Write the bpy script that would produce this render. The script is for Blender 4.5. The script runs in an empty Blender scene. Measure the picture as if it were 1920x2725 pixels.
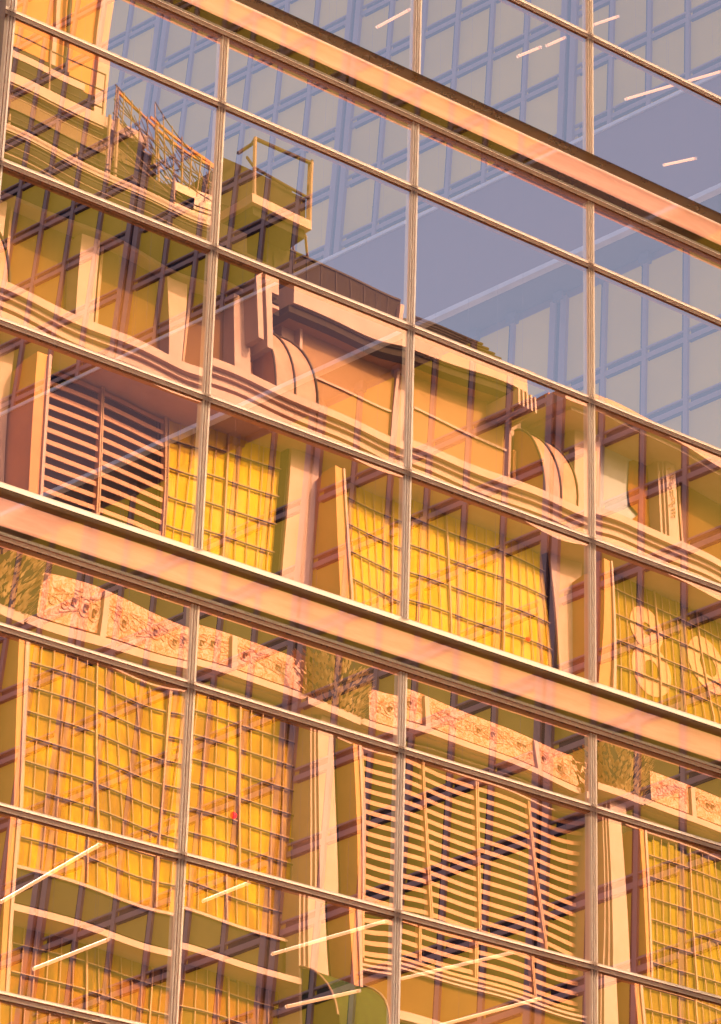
import bpy, bmesh, math, random
from mathutils import Vector, Matrix
random.seed(7)
R = math.radians
scene = bpy.context.scene

# ------------------------------------------------------------------ camera
cam = bpy.data.cameras.new('camera')
cam_ob = bpy.data.objects.new('camera', cam)
scene.collection.objects.link(cam_ob)
cam_ob.matrix_world = Matrix(((0.78116337, -0.2791515, -0.55844268, 0.0),
                              (-0.62375806, -0.31079254, -0.71717075, -15.0),
                              (0.02663947, 0.90856064, -0.41690275, 1.6),
                              (0, 0, 0, 1)))
cam.sensor_fit = 'VERTICAL'
cam.sensor_height = 24.0
cam.lens = 24.0 * 8357.0 / 2725.0
cam.clip_start = 0.1
cam.clip_end = 5000.0
scene.camera = cam_ob

# ------------------------------------------------------------------ sky, sun, exposure
SUN_EL, SUN_AZ = R(29.0), R(12.0)          # azimuth measured from +Y towards +X
sun_dir = Vector((math.cos(SUN_EL) * math.sin(SUN_AZ), math.cos(SUN_EL) * math.cos(SUN_AZ), math.sin(SUN_EL)))
world = bpy.data.worlds.new('World')
scene.world = world
world.use_nodes = True
wn = world.node_tree.nodes
wl = world.node_tree.links
sky = wn.new('ShaderNodeTexSky')
sky.sky_type = 'NISHITA'
sky.sun_disc = False
sky.sun_elevation = SUN_EL
sky.sun_rotation = SUN_AZ
sky.air_density = 1.0
sky.dust_density = 10.0
sky.ozone_density = 1.0
wl.new(sky.outputs['Color'], wn['Background'].inputs['Color'])
wn['Background'].inputs['Strength'].default_value = 0.15
sun = bpy.data.lights.new('sun', 'SUN')
sun.energy = 2.7
sun.angle = R(0.5)
sun.color = (1.0, 0.82, 0.60)
sun_ob = bpy.data.objects.new('sun', sun)
scene.collection.objects.link(sun_ob)
sun_ob.rotation_euler = sun_dir.to_track_quat('Z', 'Y').to_euler()
sun_ob.location = (40, 60, 80)
scene.view_settings.view_transform = 'Standard'
scene.view_settings.look = 'None'
scene.view_settings.gamma = 1.0
scene.view_settings.exposure = 1.45
scene.cycles.max_bounces = 10
scene.cycles.transparent_max_bounces = 24
scene.cycles.glossy_bounces = 4

# ------------------------------------------------------------------ helpers
def lin(c):
    return tuple((v / 12.92 if v <= 0.04045 else ((v + 0.055) / 1.055) ** 2.4) for v in c)

def mat(name, col, col2=None, scale=4.0, rough=0.7, stretch=(1, 1, 1), emit=0.0, bump=0.0, clear=0.0, spec=0.12, detail=5.0, metal=0.0, through=0.0):
    m = bpy.data.materials.new(name)
    m.use_nodes = True
    nt = m.node_tree
    b = nt.nodes['Principled BSDF']
    b.inputs['Roughness'].default_value = rough
    b.inputs['Specular IOR Level'].default_value = spec
    b.inputs['Metallic'].default_value = metal
    tc = nt.nodes.new('ShaderNodeTexCoord')
    mp = nt.nodes.new('ShaderNodeMapping')
    mp.inputs['Scale'].default_value = stretch
    nt.links.new(tc.outputs['Object'], mp.inputs['Vector'])
    nz = nt.nodes.new('ShaderNodeTexNoise')
    nz.inputs['Scale'].default_value = scale
    nz.inputs['Detail'].default_value = detail
    nz.inputs['Roughness'].default_value = 0.6
    nt.links.new(mp.outputs['Vector'], nz.inputs['Vector'])
    rp = nt.nodes.new('ShaderNodeValToRGB')
    rp.color_ramp.elements[0].position = 0.32
    rp.color_ramp.elements[1].position = 0.68
    c2 = col2 if col2 else tuple(v * 0.82 for v in col)
    rp.color_ramp.elements[0].color = (*c2, 1)
    rp.color_ramp.elements[1].color = (*col, 1)
    nt.links.new(nz.outputs['Fac'], rp.inputs['Fac'])
    nt.links.new(rp.outputs['Color'], b.inputs['Base Color'])
    if emit:
        nt.links.new(rp.outputs['Color'], b.inputs['Emission Color'])
        b.inputs['Emission Strength'].default_value = emit
    if bump:
        bp = nt.nodes.new('ShaderNodeBump')
        bp.inputs['Strength'].default_value = bump
        bp.inputs['Distance'].default_value = 0.02
        nt.links.new(nz.outputs['Fac'], bp.inputs['Height'])
        nt.links.new(bp.outputs['Normal'], b.inputs['Normal'])
    surf = b.outputs['BSDF']
    if through:                 # translucency added so sun from behind brightens the unlit frame fronts
        tl = nt.nodes.new('ShaderNodeBsdfTranslucent')
        nt.links.new(rp.outputs['Color'], tl.inputs['Color'])
        m2 = nt.nodes.new('ShaderNodeMixShader')
        m2.inputs['Fac'].default_value = through
        nt.links.new(surf, m2.inputs[1])
        nt.links.new(tl.outputs['BSDF'], m2.inputs[2])
        surf = m2.outputs['Shader']
        nt.links.new(surf, nt.nodes['Material Output'].inputs['Surface'])
    if clear:
        tr = nt.nodes.new('ShaderNodeBsdfTransparent')
        mx = nt.nodes.new('ShaderNodeMixShader')
        mx.inputs['Fac'].default_value = clear
        nt.links.new(surf, mx.inputs[1])
        nt.links.new(tr.outputs['BSDF'], mx.inputs[2])
        nt.links.new(mx.outputs['Shader'], nt.nodes['Material Output'].inputs['Surface'])
    return m

def link(o, parent=None):
    scene.collection.objects.link(o)
    if parent is not None:
        o.parent = parent
    return o

def thing(name, label, cat, loc=(0, 0, 0), group=None):
    o = bpy.data.objects.new(name, None)
    o.empty_display_size = 0.3
    link(o)
    o.location = loc
    o['label'] = label
    o['category'] = cat
    if group:
        o['group'] = group
    return o

class MB:
    """collects boxes, bars, tubes and sheets; build() links them as one mesh object"""
    def __init__(self):
        self.v, self.f = [], []
    def poly(self, pts):
        n = len(self.v)
        self.v += [tuple(p) for p in pts]
        self.f.append(tuple(range(n, n + len(pts))))
    def hexa(self, p):          # 8 points: bottom ring 0-3, top ring 4-7
        n = len(self.v)
        self.v += [tuple(q) for q in p]
        for f in ((0, 3, 2, 1), (4, 5, 6, 7), (0, 1, 5, 4), (1, 2, 6, 5), (2, 3, 7, 6), (3, 0, 4, 7)):
            self.f.append(tuple(n + i for i in f))
    def box(self, x0, x1, y0, y1, z0, z1, skip=()):
        n = len(self.v)
        self.v += [(x0, y0, z0), (x1, y0, z0), (x1, y1, z0), (x0, y1, z0), (x0, y0, z1), (x1, y0, z1), (x1, y1, z1), (x0, y1, z1)]
        fs = {'bottom': (0, 3, 2, 1), 'top': (4, 5, 6, 7), 'front': (0, 1, 5, 4), 'right': (1, 2, 6, 5), 'back': (2, 3, 7, 6), 'left': (3, 0, 4, 7)}
        for k, f in fs.items():
            if k not in skip:
                self.f.append(tuple(n + i for i in f))
    def prism(self, prof, x0, x1):   # prof in (y, z), swept along x, closed
        n = len(self.v)
        k = len(prof)
        for x in (x0, x1):
            self.v += [(x, y, z) for y, z in prof]
        for i in range(k):
            j = (i + 1) % k
            self.f.append((n + i, n + j, n + k + j, n + k + i))
        self.f.append(tuple(n + i for i in range(k - 1, -1, -1)))
        self.f.append(tuple(n + k + i for i in range(k)))
    def tube(self, pts, r, seg=6):
        pts = [Vector(p) for p in pts]
        n = len(self.v)
        for i, p in enumerate(pts):
            d = (pts[min(i + 1, len(pts) - 1)] - pts[max(i - 1, 0)]).normalized()
            a = d.cross(Vector((0.31, 0.17, 0.93)))
            if a.length < 1e-3:
                a = d.cross(Vector((1, 0, 0)))
            a.normalize()
            b = d.cross(a)
            for s in range(seg):
                t = 2 * math.pi * s / seg
                self.v.append(tuple(p + a * (r * math.cos(t)) + b * (r * math.sin(t))))
        for i in range(len(pts) - 1):
            for s in range(seg):
                t = (s + 1) % seg
                self.f.append((n + i * seg + s, n + i * seg + t, n + (i + 1) * seg + t, n + (i + 1) * seg + s))
        self.f.append(tuple(n + s for s in range(seg - 1, -1, -1)))
        self.f.append(tuple(n + (len(pts) - 1) * seg + s for s in range(seg)))
    def build(self, name, m, parent=None, origin=None, smooth=False, fix=True):
        me = bpy.data.meshes.new(name)
        o3 = Vector(origin) if origin is not None else Vector((0, 0, 0))
        me.from_pydata([tuple(Vector(v) - o3) for v in self.v], [], self.f)
        if fix:
            bm = bmesh.new()
            bm.from_mesh(me)
            bmesh.ops.recalc_face_normals(bm, faces=bm.faces)
            bm.to_mesh(me)
            bm.free()
        if smooth:
            for p in me.polygons:
                p.use_smooth = True
        me.materials.append(m)
        o = bpy.data.objects.new(name, me)
        o.location = o3
        return link(o, parent)

# ------------------------------------------------------------------ materials
FRAME_CLEAR = 0.42
M_frame = mat('peach_translucent_frame', (0.82, 0.63, 0.47), (0.76, 0.57, 0.42), 9, 0.45, clear=FRAME_CLEAR, through=0.78)
M_frame_pale = mat('pale_translucent_frame', (0.78, 0.62, 0.50), (0.72, 0.57, 0.45), 9, 0.4, clear=FRAME_CLEAR, through=0.78)
M_groove = mat('brown_gasket', (0.20, 0.06, 0.018), (0.16, 0.045, 0.014), 12, 0.8, clear=0.2, through=0.6)
M_band = mat('peach_translucent_spandrel', (0.50, 0.225, 0.14), (0.43, 0.185, 0.11), 3, 0.5, clear=FRAME_CLEAR, stretch=(1, 1, 6), through=0.78)
M_soffit = mat('shade_dark_soffit', (0.14, 0.07, 0.008), (0.11, 0.055, 0.006), 6, 0.6, clear=0.20)  # dark tone paints the shade under bands and ledges
M_pier = mat('brown_pier_cladding', (0.26, 0.15, 0.10), (0.22, 0.12, 0.08), 3, 0.6, clear=0.3)

GLASS_CLEAR = 0.43
M_glass = bpy.data.materials.new('reflective_window_glass')
M_glass.use_nodes = True
nt = M_glass.node_tree
nt.nodes.remove(nt.nodes['Principled BSDF'])
gl = nt.nodes.new('ShaderNodeBsdfGlossy')
gl.inputs['Roughness'].default_value = 0.0
gl.inputs['Color'].default_value = (1.0, 0.79, 0.72, 1)
tr = nt.nodes.new('ShaderNodeBsdfTransparent')
mx = nt.nodes.new('ShaderNodeMixShader')
mx.inputs['Fac'].default_value = GLASS_CLEAR
nt.links.new(gl.outputs['BSDF'], mx.inputs[1])
nt.links.new(tr.outputs['BSDF'], mx.inputs[2])
nt.links.new(mx.outputs['Shader'], nt.nodes['Material Output'].inputs['Surface'])

M_wing_frame = mat('lavender_painted_metal', (0.33, 0.20, 0.22), (0.30, 0.18, 0.20), 2, 0.6)
M_wing_dark = mat('dark_vent_slot', (0.03, 0.025, 0.05), None, 5, 0.8)
M_wing_pane = mat('added_glow_pane', (0.39, 0.230, 0.026), (0.32, 0.187, 0.020), 0.5, 0.6, emit=0.28)  # glow added to the panes for the warm light of the overlaid grid
M_wing_band = mat('mauve_fascia_panel', (0.26, 0.14, 0.15), (0.23, 0.125, 0.135), 0.6, 0.7)
M_wing_ledge = mat('white_fascia_edge', (0.75, 0.62, 0.70), None, 3, 0.6)
M_wing_soffit = mat('grey_soffit_panel', (0.16, 0.13, 0.20), None, 1, 0.8)

M_cream = mat('cream_limestone', (0.4032, 0.2448, 0.1656), (0.36, 0.2124, 0.1368), 2.5, 0.85, bump=0.1)
M_cream2 = mat('warm_ochre_limestone', (0.288, 0.1368, 0.0504), (0.2376, 0.1116, 0.0396), 3.0, 0.85, bump=0.15)
M_orange = mat('orange_render', (0.4464, 0.1728, 0.0432), (0.4104, 0.1512, 0.036), 1.5, 0.85, bump=0.08)
M_jamb = mat('terracotta_jamb', (0.4752, 0.1944, 0.0648), (0.4176, 0.1656, 0.054), 2.0, 0.8)
M_brown = mat('brown_blind_cloth', (0.1512, 0.0648, 0.01008), (0.108, 0.04464, 0.00648), 0.8, 0.9, stretch=(1, 1, 0.5))
M_copper = mat('weathered_copper_sheet', (0.4176, 0.216, 0.1224), (0.3168, 0.1368, 0.0648), 2.2, 0.6, bump=0.1)
M_dark = mat('dark_shade_fill', (0.022, 0.012, 0.003), (0.015, 0.008, 0.002), 3, 0.8)  # near-black colour holds the shade of reveals, recesses and gaps
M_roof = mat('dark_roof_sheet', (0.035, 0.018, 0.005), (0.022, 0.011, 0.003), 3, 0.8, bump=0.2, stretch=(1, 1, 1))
M_muntin = mat('pale_peach_muntin', (0.40, 0.21, 0.10), (0.34, 0.18, 0.08), 8, 0.6)
M_bar_shadow = mat('bar_shadow_dark', (0.025, 0.010, 0.004), None, 8, 0.6)
M_slat = mat('apricot_louvre_slat', (0.4032, 0.18, 0.0864), (0.36, 0.1584, 0.072), 5, 0.6)
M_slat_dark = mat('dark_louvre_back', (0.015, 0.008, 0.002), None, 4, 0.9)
M_rail = mat('pale_painted_steel', (0.2592, 0.1512, 0.0792), (0.216, 0.1224, 0.0648), 6, 0.6)
M_rail_dark = mat('brown_painted_steel', (0.06, 0.032, 0.012), None, 6, 0.6)
M_red = mat('red_plastic', (0.8, 0.004, 0.002), None, 6, 0.5, emit=0.6)
M_sign = mat('peach_sign_letter', (0.504, 0.2376, 0.0936), (0.4608, 0.2088, 0.0792), 3, 0.6)
M_green = mat('olive_awning_cloth', (0.035, 0.045, 0.004), (0.022, 0.026, 0.003), 2, 0.8, stretch=(5, 1, 1))
M_glassgrey = mat('sky_pale_window_glass', (0.3024, 0.2736, 0.2304), (0.2736, 0.2448, 0.2016), 1, 0.8)  # pale grey paints the sky light showing in the window

def yellow_mat(name, a, b, c, seed):
    m = bpy.data.materials.new(name)
    m.use_nodes = True
    nt = m.node_tree
    bs = nt.nodes['Principled BSDF']
    bs.inputs['Roughness'].default_value = 0.7
    bs.inputs['Specular IOR Level'].default_value = 0.08
    tc = nt.nodes.new('ShaderNodeTexCoord')
    def noise(scale, st, off):
        mp = nt.nodes.new('ShaderNodeMapping')
        mp.inputs['Scale'].default_value = st
        mp.inputs['Location'].default_value = (off, off * .7, off * 1.3)
        nt.links.new(tc.outputs['Object'], mp.inputs['Vector'])
        n = nt.nodes.new('ShaderNodeTexNoise')
        n.inputs['Scale'].default_value = scale
        n.inputs['Detail'].default_value = 4
        nt.links.new(mp.outputs['Vector'], n.inputs['Vector'])
        return n
    n1 = noise(1.1, (6.0, 1, 0.9), seed)
    n2 = noise(1.3, (1.6, 1, 1.0), seed + 5)
    r1 = nt.nodes.new('ShaderNodeValToRGB')
    r1.color_ramp.elements[0].position = 0.40
    r1.color_ramp.elements[1].position = 0.56
    r1.color_ramp.elements[0].color = (*b, 1)
    r1.color_ramp.elements[1].color = (*a, 1)
    nt.links.new(n1.outputs['Fac'], r1.inputs['Fac'])
    r2 = nt.nodes.new('ShaderNodeValToRGB')
    r2.color_ramp.elements[0].position = 0.43
    r2.color_ramp.elements[1].position = 0.60
    r2.color_ramp.elements[0].color = (0, 0, 0, 1)
    r2.color_ramp.elements[1].color = (0.8, 0.8, 0.8, 1)
    nt.links.new(n2.outputs['Fac'], r2.inputs['Fac'])
    mxc = nt.nodes.new('ShaderNodeMix')
    mxc.data_type = 'RGBA'
    nt.links.new(r2.outputs['Color'], mxc.inputs['Factor'])
    nt.links.new(r1.outputs['Color'], mxc.inputs['A'])
    mxc.inputs['B'].default_value = (*c, 1)
    nt.links.new(mxc.outputs['Result'], bs.inputs['Base Color'])
    return m
M_yel = yellow_mat('lemon_yellow_blind', (0.46, 0.245, 0.002), (0.38, 0.19, 0.002), (0.45, 0.26, 0.03), 1.0)
M_yel_low = yellow_mat('golden_yellow_blind', (0.40, 0.195, 0.001), (0.27, 0.135, 0.001), (0.17, 0.075, 0.004), 3.0)
M_yel_mix = yellow_mat('amber_painted_reflection_blind', (0.24, 0.11, 0.002), (0.12, 0.065, 0.002), (0.22, 0.07, 0.004), 8.0)  # blotchy reflections are painted into the blind colour
M_yel_green = yellow_mat('olive_yellow_blind', (0.24, 0.145, 0.001), (0.14, 0.09, 0.001), (0.20, 0.105, 0.006), 12.0)

def relief_mat():
    m = bpy.data.materials.new('carved_frieze_relief')
    m.use_nodes = True
    nt = m.node_tree
    bs = nt.nodes['Principled BSDF']
    bs.inputs['Roughness'].default_value = 0.85
    tc = nt.nodes.new('ShaderNodeTexCoord')
    nz = nt.nodes.new('ShaderNodeTexNoise')
    nz.inputs['Scale'].default_value = 14
    nz.inputs['Detail'].default_value = 6
    nz.inputs['Distortion'].default_value = 2.0
    nt.links.new(tc.outputs['Object'], nz.inputs['Vector'])
    rp = nt.nodes.new('ShaderNodeValToRGB')
    e = rp.color_ramp.elements
    e[0].position, e[1].position = 0.34, 0.62
    e[0].color = (0.34, 0.06, 0.010, 1)
    e[1].color = (0.46, 0.27, 0.17, 1)
    k = e.new(0.47)
    k.color = (0.42, 0.17, 0.065, 1)
    nt.links.new(nz.outputs['Fac'], rp.inputs['Fac'])
    nt.links.new(rp.outputs['Color'], bs.inputs['Base Color'])
    bp = nt.nodes.new('ShaderNodeBump')
    bp.inputs['Strength'].default_value = 0.6
    bp.inputs['Distance'].default_value = 0.03
    nt.links.new(nz.outputs['Fac'], bp.inputs['Height'])
    nt.links.new(bp.outputs['Normal'], bs.inputs['Normal'])
    return m
M_relief = relief_mat()
M_groove_stone = mat('shade_dark_groove_stone', (0.14, 0.065, 0.022), (0.09, 0.04, 0.013), 3, 0.9)  # dark brown paints the shade of cornice grooves and underside
M_leaf = mat('carved_foliage_stone', (0.46, 0.27, 0.11), (0.30, 0.15, 0.045), 9, 0.85, bump=0.3)
M_drape = mat('rust_drape_cloth', (0.22, 0.075, 0.010), (0.14, 0.045, 0.006), 2, 0.9, stretch=(4, 1, 1))

def lamp_mat():
    m = bpy.data.materials.new('glowing_lamp_tube')
    m.use_nodes = True
    b = m.node_tree.nodes['Principled BSDF']
    b.inputs['Base Color'].default_value = (0.9, 0.6, 0.4, 1)
    b.inputs['Emission Color'].default_value = (1.0, 0.36, 0.13, 1)
    b.inputs['Emission Strength'].default_value = 0.75
    return m
M_lamp = lamp_mat()

# ------------------------------------------------------------------ ground
g = MB()
g.box(-600, 600, -600, 600, -0.2, 0.0)
go = g.build('paved_ground', mat('grey_street_paving', (0.22, 0.20, 0.18), (0.17, 0.155, 0.14), 0.8, 0.9, bump=0.1))
go['kind'] = 'structure'

# ================================================================== glass curtain wall (plane y = 0)
PX, X0 = 1.69, 8.693
COLS = 6
XS = [X0 + PX * i for i in range(COLS + 1)]
wall = thing('curtain_wall', 'tall reflective glass curtain wall in peach frames with two projecting peach bands', 'glass facade', (X0, 0, 0))

def W(mb, name, m, origin, smooth=False):
    o = mb.build(name, m, None, origin, smooth)
    o.parent = wall
    o.matrix_parent_inverse = wall.matrix_world.inverted() if False else Matrix.Translation((-X0, 0, 0))
    return o

def pane(x0, x1, z0, z1, rng):
    nx, nz = 28, 20
    w, h = x1 - x0, z1 - z0
    a0 = rng.uniform(-0.00030, 0.00055)
    tx, tz = rng.uniform(-0.0004, 0.0004), rng.uniform(-0.0004, 0.0004)
    k = [(rng.uniform(0.00010, 0.00032), rng.uniform(0.35, 1.0), rng.uniform(-0.5, 0.6), rng.uniform(0, 6.28)) for _ in range(3)]
    edge = rng.uniform(0.6, 1.7) * 0.00056
    mb = MB()
    for j in range(nz + 1):
        for i in range(nx + 1):
            u, v = i / nx, j / nz
            d = a0 * (1 - (2 * u - 1) ** 2) * (1 - (2 * v - 1) ** 2)
            d += tx * (u - .5) * w + tz * (v - .5) * h
            for (am, fu, fv, ph) in k:
                d += am * math.sin(2 * math.pi * (fu * u * w / 1.6 + fv * v * h / 1.6) + ph)
            d += edge * (v - 0.5) * h * 3.0 * (math.exp(-((u - 0.90) / 0.22) ** 2) - 0.5 * math.exp(-((u - 0.05) / 0.2) ** 2))
            mb.v.append((x0 + u * w, d, z0 + v * h))
    for j in range(nz):
        for i in range(nx):
            n = j * (nx + 1) + i
            mb.f.append((n, n + 1, n + nx + 2, n + nx + 1))
    return mb

rng = random.Random(21)
HW, HZ = 0.029, 0.032          # half widths of mullion and rail faces
ZB = [0.855, 5.08, 9.305, 13.53, 17.755]
OFFS = [0.0, -0.578, -1.69, -2.80]
YB = -0.155                     # spandrel band face
YL = -0.245                     # ledge above it
for si in range(1, 5):
    zb = ZB[si]
    zprev = ZB[si - 1]
    rails = [zb + o for o in OFFS]
    lev = rails + [zprev + 0.36]
    for c in range(COLS):
        for r in range(4):
            top, bot = lev[r] - (HZ if r else HZ), lev[r + 1] + (HZ if r < 3 else 0.0)
            pb = pane(XS[c] + HW, XS[c + 1] - HW, bot, top, rng)
            W(pb, 'glass_pane', M_glass, ((XS[c] + XS[c + 1]) / 2, 0, (top + bot) / 2), True)
    # mullions of this storey
    for c in range(COLS + 1):
        x = XS[c]
        z1, z0 = zb - HZ, zprev + 0.36
        m = MB()
        for a_, b_ in ((-0.029, -0.0165), (-0.0065, 0.0075), (0.0175, 0.029)):
            m.box(x + a_, x + b_, -0.013, 0.05, z0, z1, skip=('back',))
        mo = W(m, 'mullion', M_frame if c % 2 else M_frame_pale, (x, 0, (z0 + z1) / 2))
        gm = MB()
        gm.box(x - 0.0164, x - 0.0066, -0.004, 0.05, z0, z1, skip=('back',))
        gm.box(x + 0.0076, x + 0.0174, -0.004, 0.05, z0, z1, skip=('back',))
        go_ = gm.build('gasket', M_groove, None, (x, 0, (z0 + z1) / 2))
        go_.parent = mo
        go_.matrix_parent_inverse = Matrix.Translation((-x, 0, -(z0 + z1) / 2))
    # rails of this storey
    for ri, z in enumerate(rails):
        xa, xb = XS[0] - HW - 0.02, XS[-1] + HW
        m = MB()
        m.box(xa, xb, -0.015, 0.05, z + 0.0175, z + 0.033, skip=('back',))
        m.box(xa, xb, -0.015, 0.05, z - 0.017, z + 0.004, skip=('back',))
        ro = W(m, 'transom_rail', M_frame, ((xa + xb) / 2, 0, z))
        gm = MB()
        gm.box(xa, xb, -0.006, 0.05, z + 0.0041, z + 0.0174, skip=('back',))
        gm.box(xa, xb, -0.006, 0.05, z - 0.0275, z - 0.0171, skip=('back',))
        g2 = gm.build('gasket', M_groove, None, ((xa + xb) / 2, 0, z))
        g2.parent = ro
        g2.matrix_parent_inverse = Matrix.Translation((-(xa + xb) / 2, 0, -z))
for si in range(0, 4):
    zb = ZB[si]
    xa, xb = XS[0] - 0.05, XS[-1] + 0.05
    m = MB()
    # band face with a soft rolled top and bottom edge, open at the back
    prof = [(YB + 0.03, zb + 0.012), (YB + 0.008, zb + 0.013), (YB, zb + 0.020), (YB - 0.004, zb + 0.06), (YB - 0.004, zb + 0.12), (YB + 0.004, zb + 0.165), (YB + 0.02, zb + 0.189)]
    n = len(m.v)
    for x in (xa, xb):
        m.v += [(x, y, z) for y, z in prof]
    for i in range(len(prof) - 1):
        m.f.append((n + i, n + i + 1, n + len(prof) + i + 1, n + len(prof) + i))
    band = W(m, 'spandrel_band', M_band, ((xa + xb) / 2, 0, zb + 0.07), True)
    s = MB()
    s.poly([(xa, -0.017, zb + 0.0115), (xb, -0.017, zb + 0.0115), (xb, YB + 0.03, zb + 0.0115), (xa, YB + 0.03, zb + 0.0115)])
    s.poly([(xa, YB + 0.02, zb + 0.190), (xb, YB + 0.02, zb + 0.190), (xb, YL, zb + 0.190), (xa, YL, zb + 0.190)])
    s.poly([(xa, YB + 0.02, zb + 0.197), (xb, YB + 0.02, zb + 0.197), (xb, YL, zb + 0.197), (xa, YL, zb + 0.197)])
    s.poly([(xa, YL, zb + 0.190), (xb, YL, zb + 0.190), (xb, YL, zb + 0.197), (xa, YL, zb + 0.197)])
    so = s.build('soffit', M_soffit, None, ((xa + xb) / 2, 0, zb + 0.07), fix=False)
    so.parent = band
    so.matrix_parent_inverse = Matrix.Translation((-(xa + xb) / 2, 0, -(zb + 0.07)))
    l = MB()
    l.box(xa, xb, -0.016, 0.05, zb + 0.326, zb + 0.356, skip=('back',))
    W(l, 'sill_rail', M_frame, ((xa + xb) / 2, 0, zb + 0.34))
p = MB()
p.box(8.05, XS[0] - 0.055, -0.02, 0.4, 0.0, 17.76, skip=('back',))
W(p, 'corner_pier', M_pier, (8.3, 0, 8.8))
p = MB()
p.box(8.05, XS[-1] + 0.05, -0.10, 0.3, 0.0, 0.83)
W(p, 'plinth', mat('grey_granite_plinth', (0.25, 0.22, 0.2), None, 12, 0.5), (12.5, 0, 0.4))

# ================================================================== strip lamps hanging inside the glass wall
CW = Vector((0, -15.0, 1.6))
ROT = cam_ob.matrix_world.to_3x3()
def ray(px, py):
    return ROT @ Vector((px - 960.0, -(py - 1362.5), -8357.0)).normalized()
K = 1920 / 1618.0
lamps = [((848, 60), (918, 22), 'short orange strip lamp nearest the top edge behind the upper right glass', 1),
         ((1163, 126), (1212, 106), 'stubby orange strip lamp second in a broken row high behind the glass', 1),
         ((1228, 102), (1266, 85), 'small orange strip lamp ending the broken row beside the tall mullion', 1),
         ((1333, 55), (1386, 37), 'short orange strip lamp touching the right hand mullion near the top', 1),
         ((1405, 222), (1520, 188), 'orange strip lamp below the upper right rail, left one of a pair in line', 1),
         ((1530, 186), (1618, 160), 'orange strip lamp crossing the upper right rail at the right edge', 1),
         ((1490, 370), (1560, 355), 'lone orange strip lamp against the plain mauve fascia under the upper band', 1),
         ((4, 2022), (226, 1893), 'longest bright strip lamp slanting at the lower left edge', 1),
         ((78, 2172), (243, 2107), 'bright strip lamp under the dark window sill at lower left', 1),
         ((458, 2020), (558, 1980), 'short bright strip lamp over the yellow grid beside the second mullion', 1),
         ((613, 2139), (868, 2065), 'long bright strip lamp crossing the pale columns at bottom centre', 1),
         ((900, 2195), (1155, 2135), 'long bright strip lamp over the lower louvres beside the third mullion', 1),
         ((645, 2257), (805, 2222), 'pale strip lamp lowest at bottom centre below the green awning', 1),
         ((985, 2300), (1210, 2240), 'long thin strip lamp along the bottom edge under the louvres', 1),
         ((195, 2296), (240, 2282), 'tiny strip lamp end showing at the bottom edge under the yellow grid', 1)]
hang = []
for (a, b, lab, _) in lamps:
    ra, rb = ray(a[0] * K, a[1] * K), ray(b[0] * K, b[1] * K)
    mid = (ra + rb).normalized()
    t = (1.5 - CW.y) / mid.y
    z = (CW + mid * t).z
    pa, pb = CW + ra * ((z - CW.z) / ra.z), CW + rb * ((z - CW.z) / rb.z)
    c = (pa + pb) / 2
    if (pb - pa).length > 2.6:       # keep long ones level but turned less steeply
        pa, pb = CW + ra * ((2.1 - CW.y) / ra.y), CW + rb * ((0.9 - CW.y) / rb.y)
        c = (pa + pb) / 2
    th = thing('strip_lamp', lab, 'strip lamp', c, 'strip lamps behind the glass wall')
    m = MB()
    m.tube([pa - c, pb - c], 0.012, 8)
    m.build('lamp_tube', M_lamp, th)
    d = (pb - pa).normalized()
    for e, sgn in ((pa, 1), (pb, -1)):
        m = MB()
        m.tube([e - c - d * 0.012 * sgn, e - c + d * 0.01 * sgn], 0.0135, 8)
        m.build('end_cap', M_frame_pale, th)
    for f in (0.2, 0.8):
        q = pa.lerp(pb, f)
        m = MB()
        m.tube([q - c + Vector((0, 0, 0.011)), q - c + Vector((0, 0, 17.9 - q.z))], 0.0006, 4)
        m.build('hanging_wire', M_wing_soffit, th)
    hang.append(th)

# ================================================================== glazed office wing standing behind the glass wall
O2 = CW + ray(960, 1362.5) * 38.0
U2 = Vector((0.31901058, -0.93122417, 0.17622086))
V2 = Vector((0.14629502, 0.12125255, 0.98178184))
N2 = Vector((-0.94100491, -0.28907086, 0.17591984))
def A2(a, b, c):
    return O2 + U2 * a + V2 * b + N2 * c
def bx2(mb, a0, a1, b0, b1, c0, c1):
    mb.hexa([A2(a0, b0, c1), A2(a1, b0, c1), A2(a1, b0, c0), A2(a0, b0, c0), A2(a0, b1, c1), A2(a1, b1, c1), A2(a1, b1, c0), A2(a0, b1, c0)])
base2 = A2(0, -17.0, 0)
wing = thing('office_wing', 'lavender framed office wing with dense window grid and mauve fascia behind the glass wall', 'office building', (base2.x, base2.y, 0))
PINV2 = Matrix.Translation((-base2.x, -base2.y, 0))
def B2(mb, name, m, origin, parent=None):
    o = mb.build(name, m, None, origin)
    if parent is None:
        o.parent = wing
        o.matrix_parent_inverse = PINV2
    else:
        o.parent = parent
        o.matrix_parent_inverse = Matrix.Translation(-parent['org']) if False else Matrix.Translation([-v for v in parent['org']])
    o['org'] = list(origin)
    return o
TS = [-0.755 + 3.513 * k for k in range(-2, 3)]
SUB = [0.63 + 0.5545 * k for k in range(5)]
rows_up = [4.60 + 1.04 * k for k in range(9)]
rows_dn = [0.515 - 0.995 * k for k in range(11)]
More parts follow.
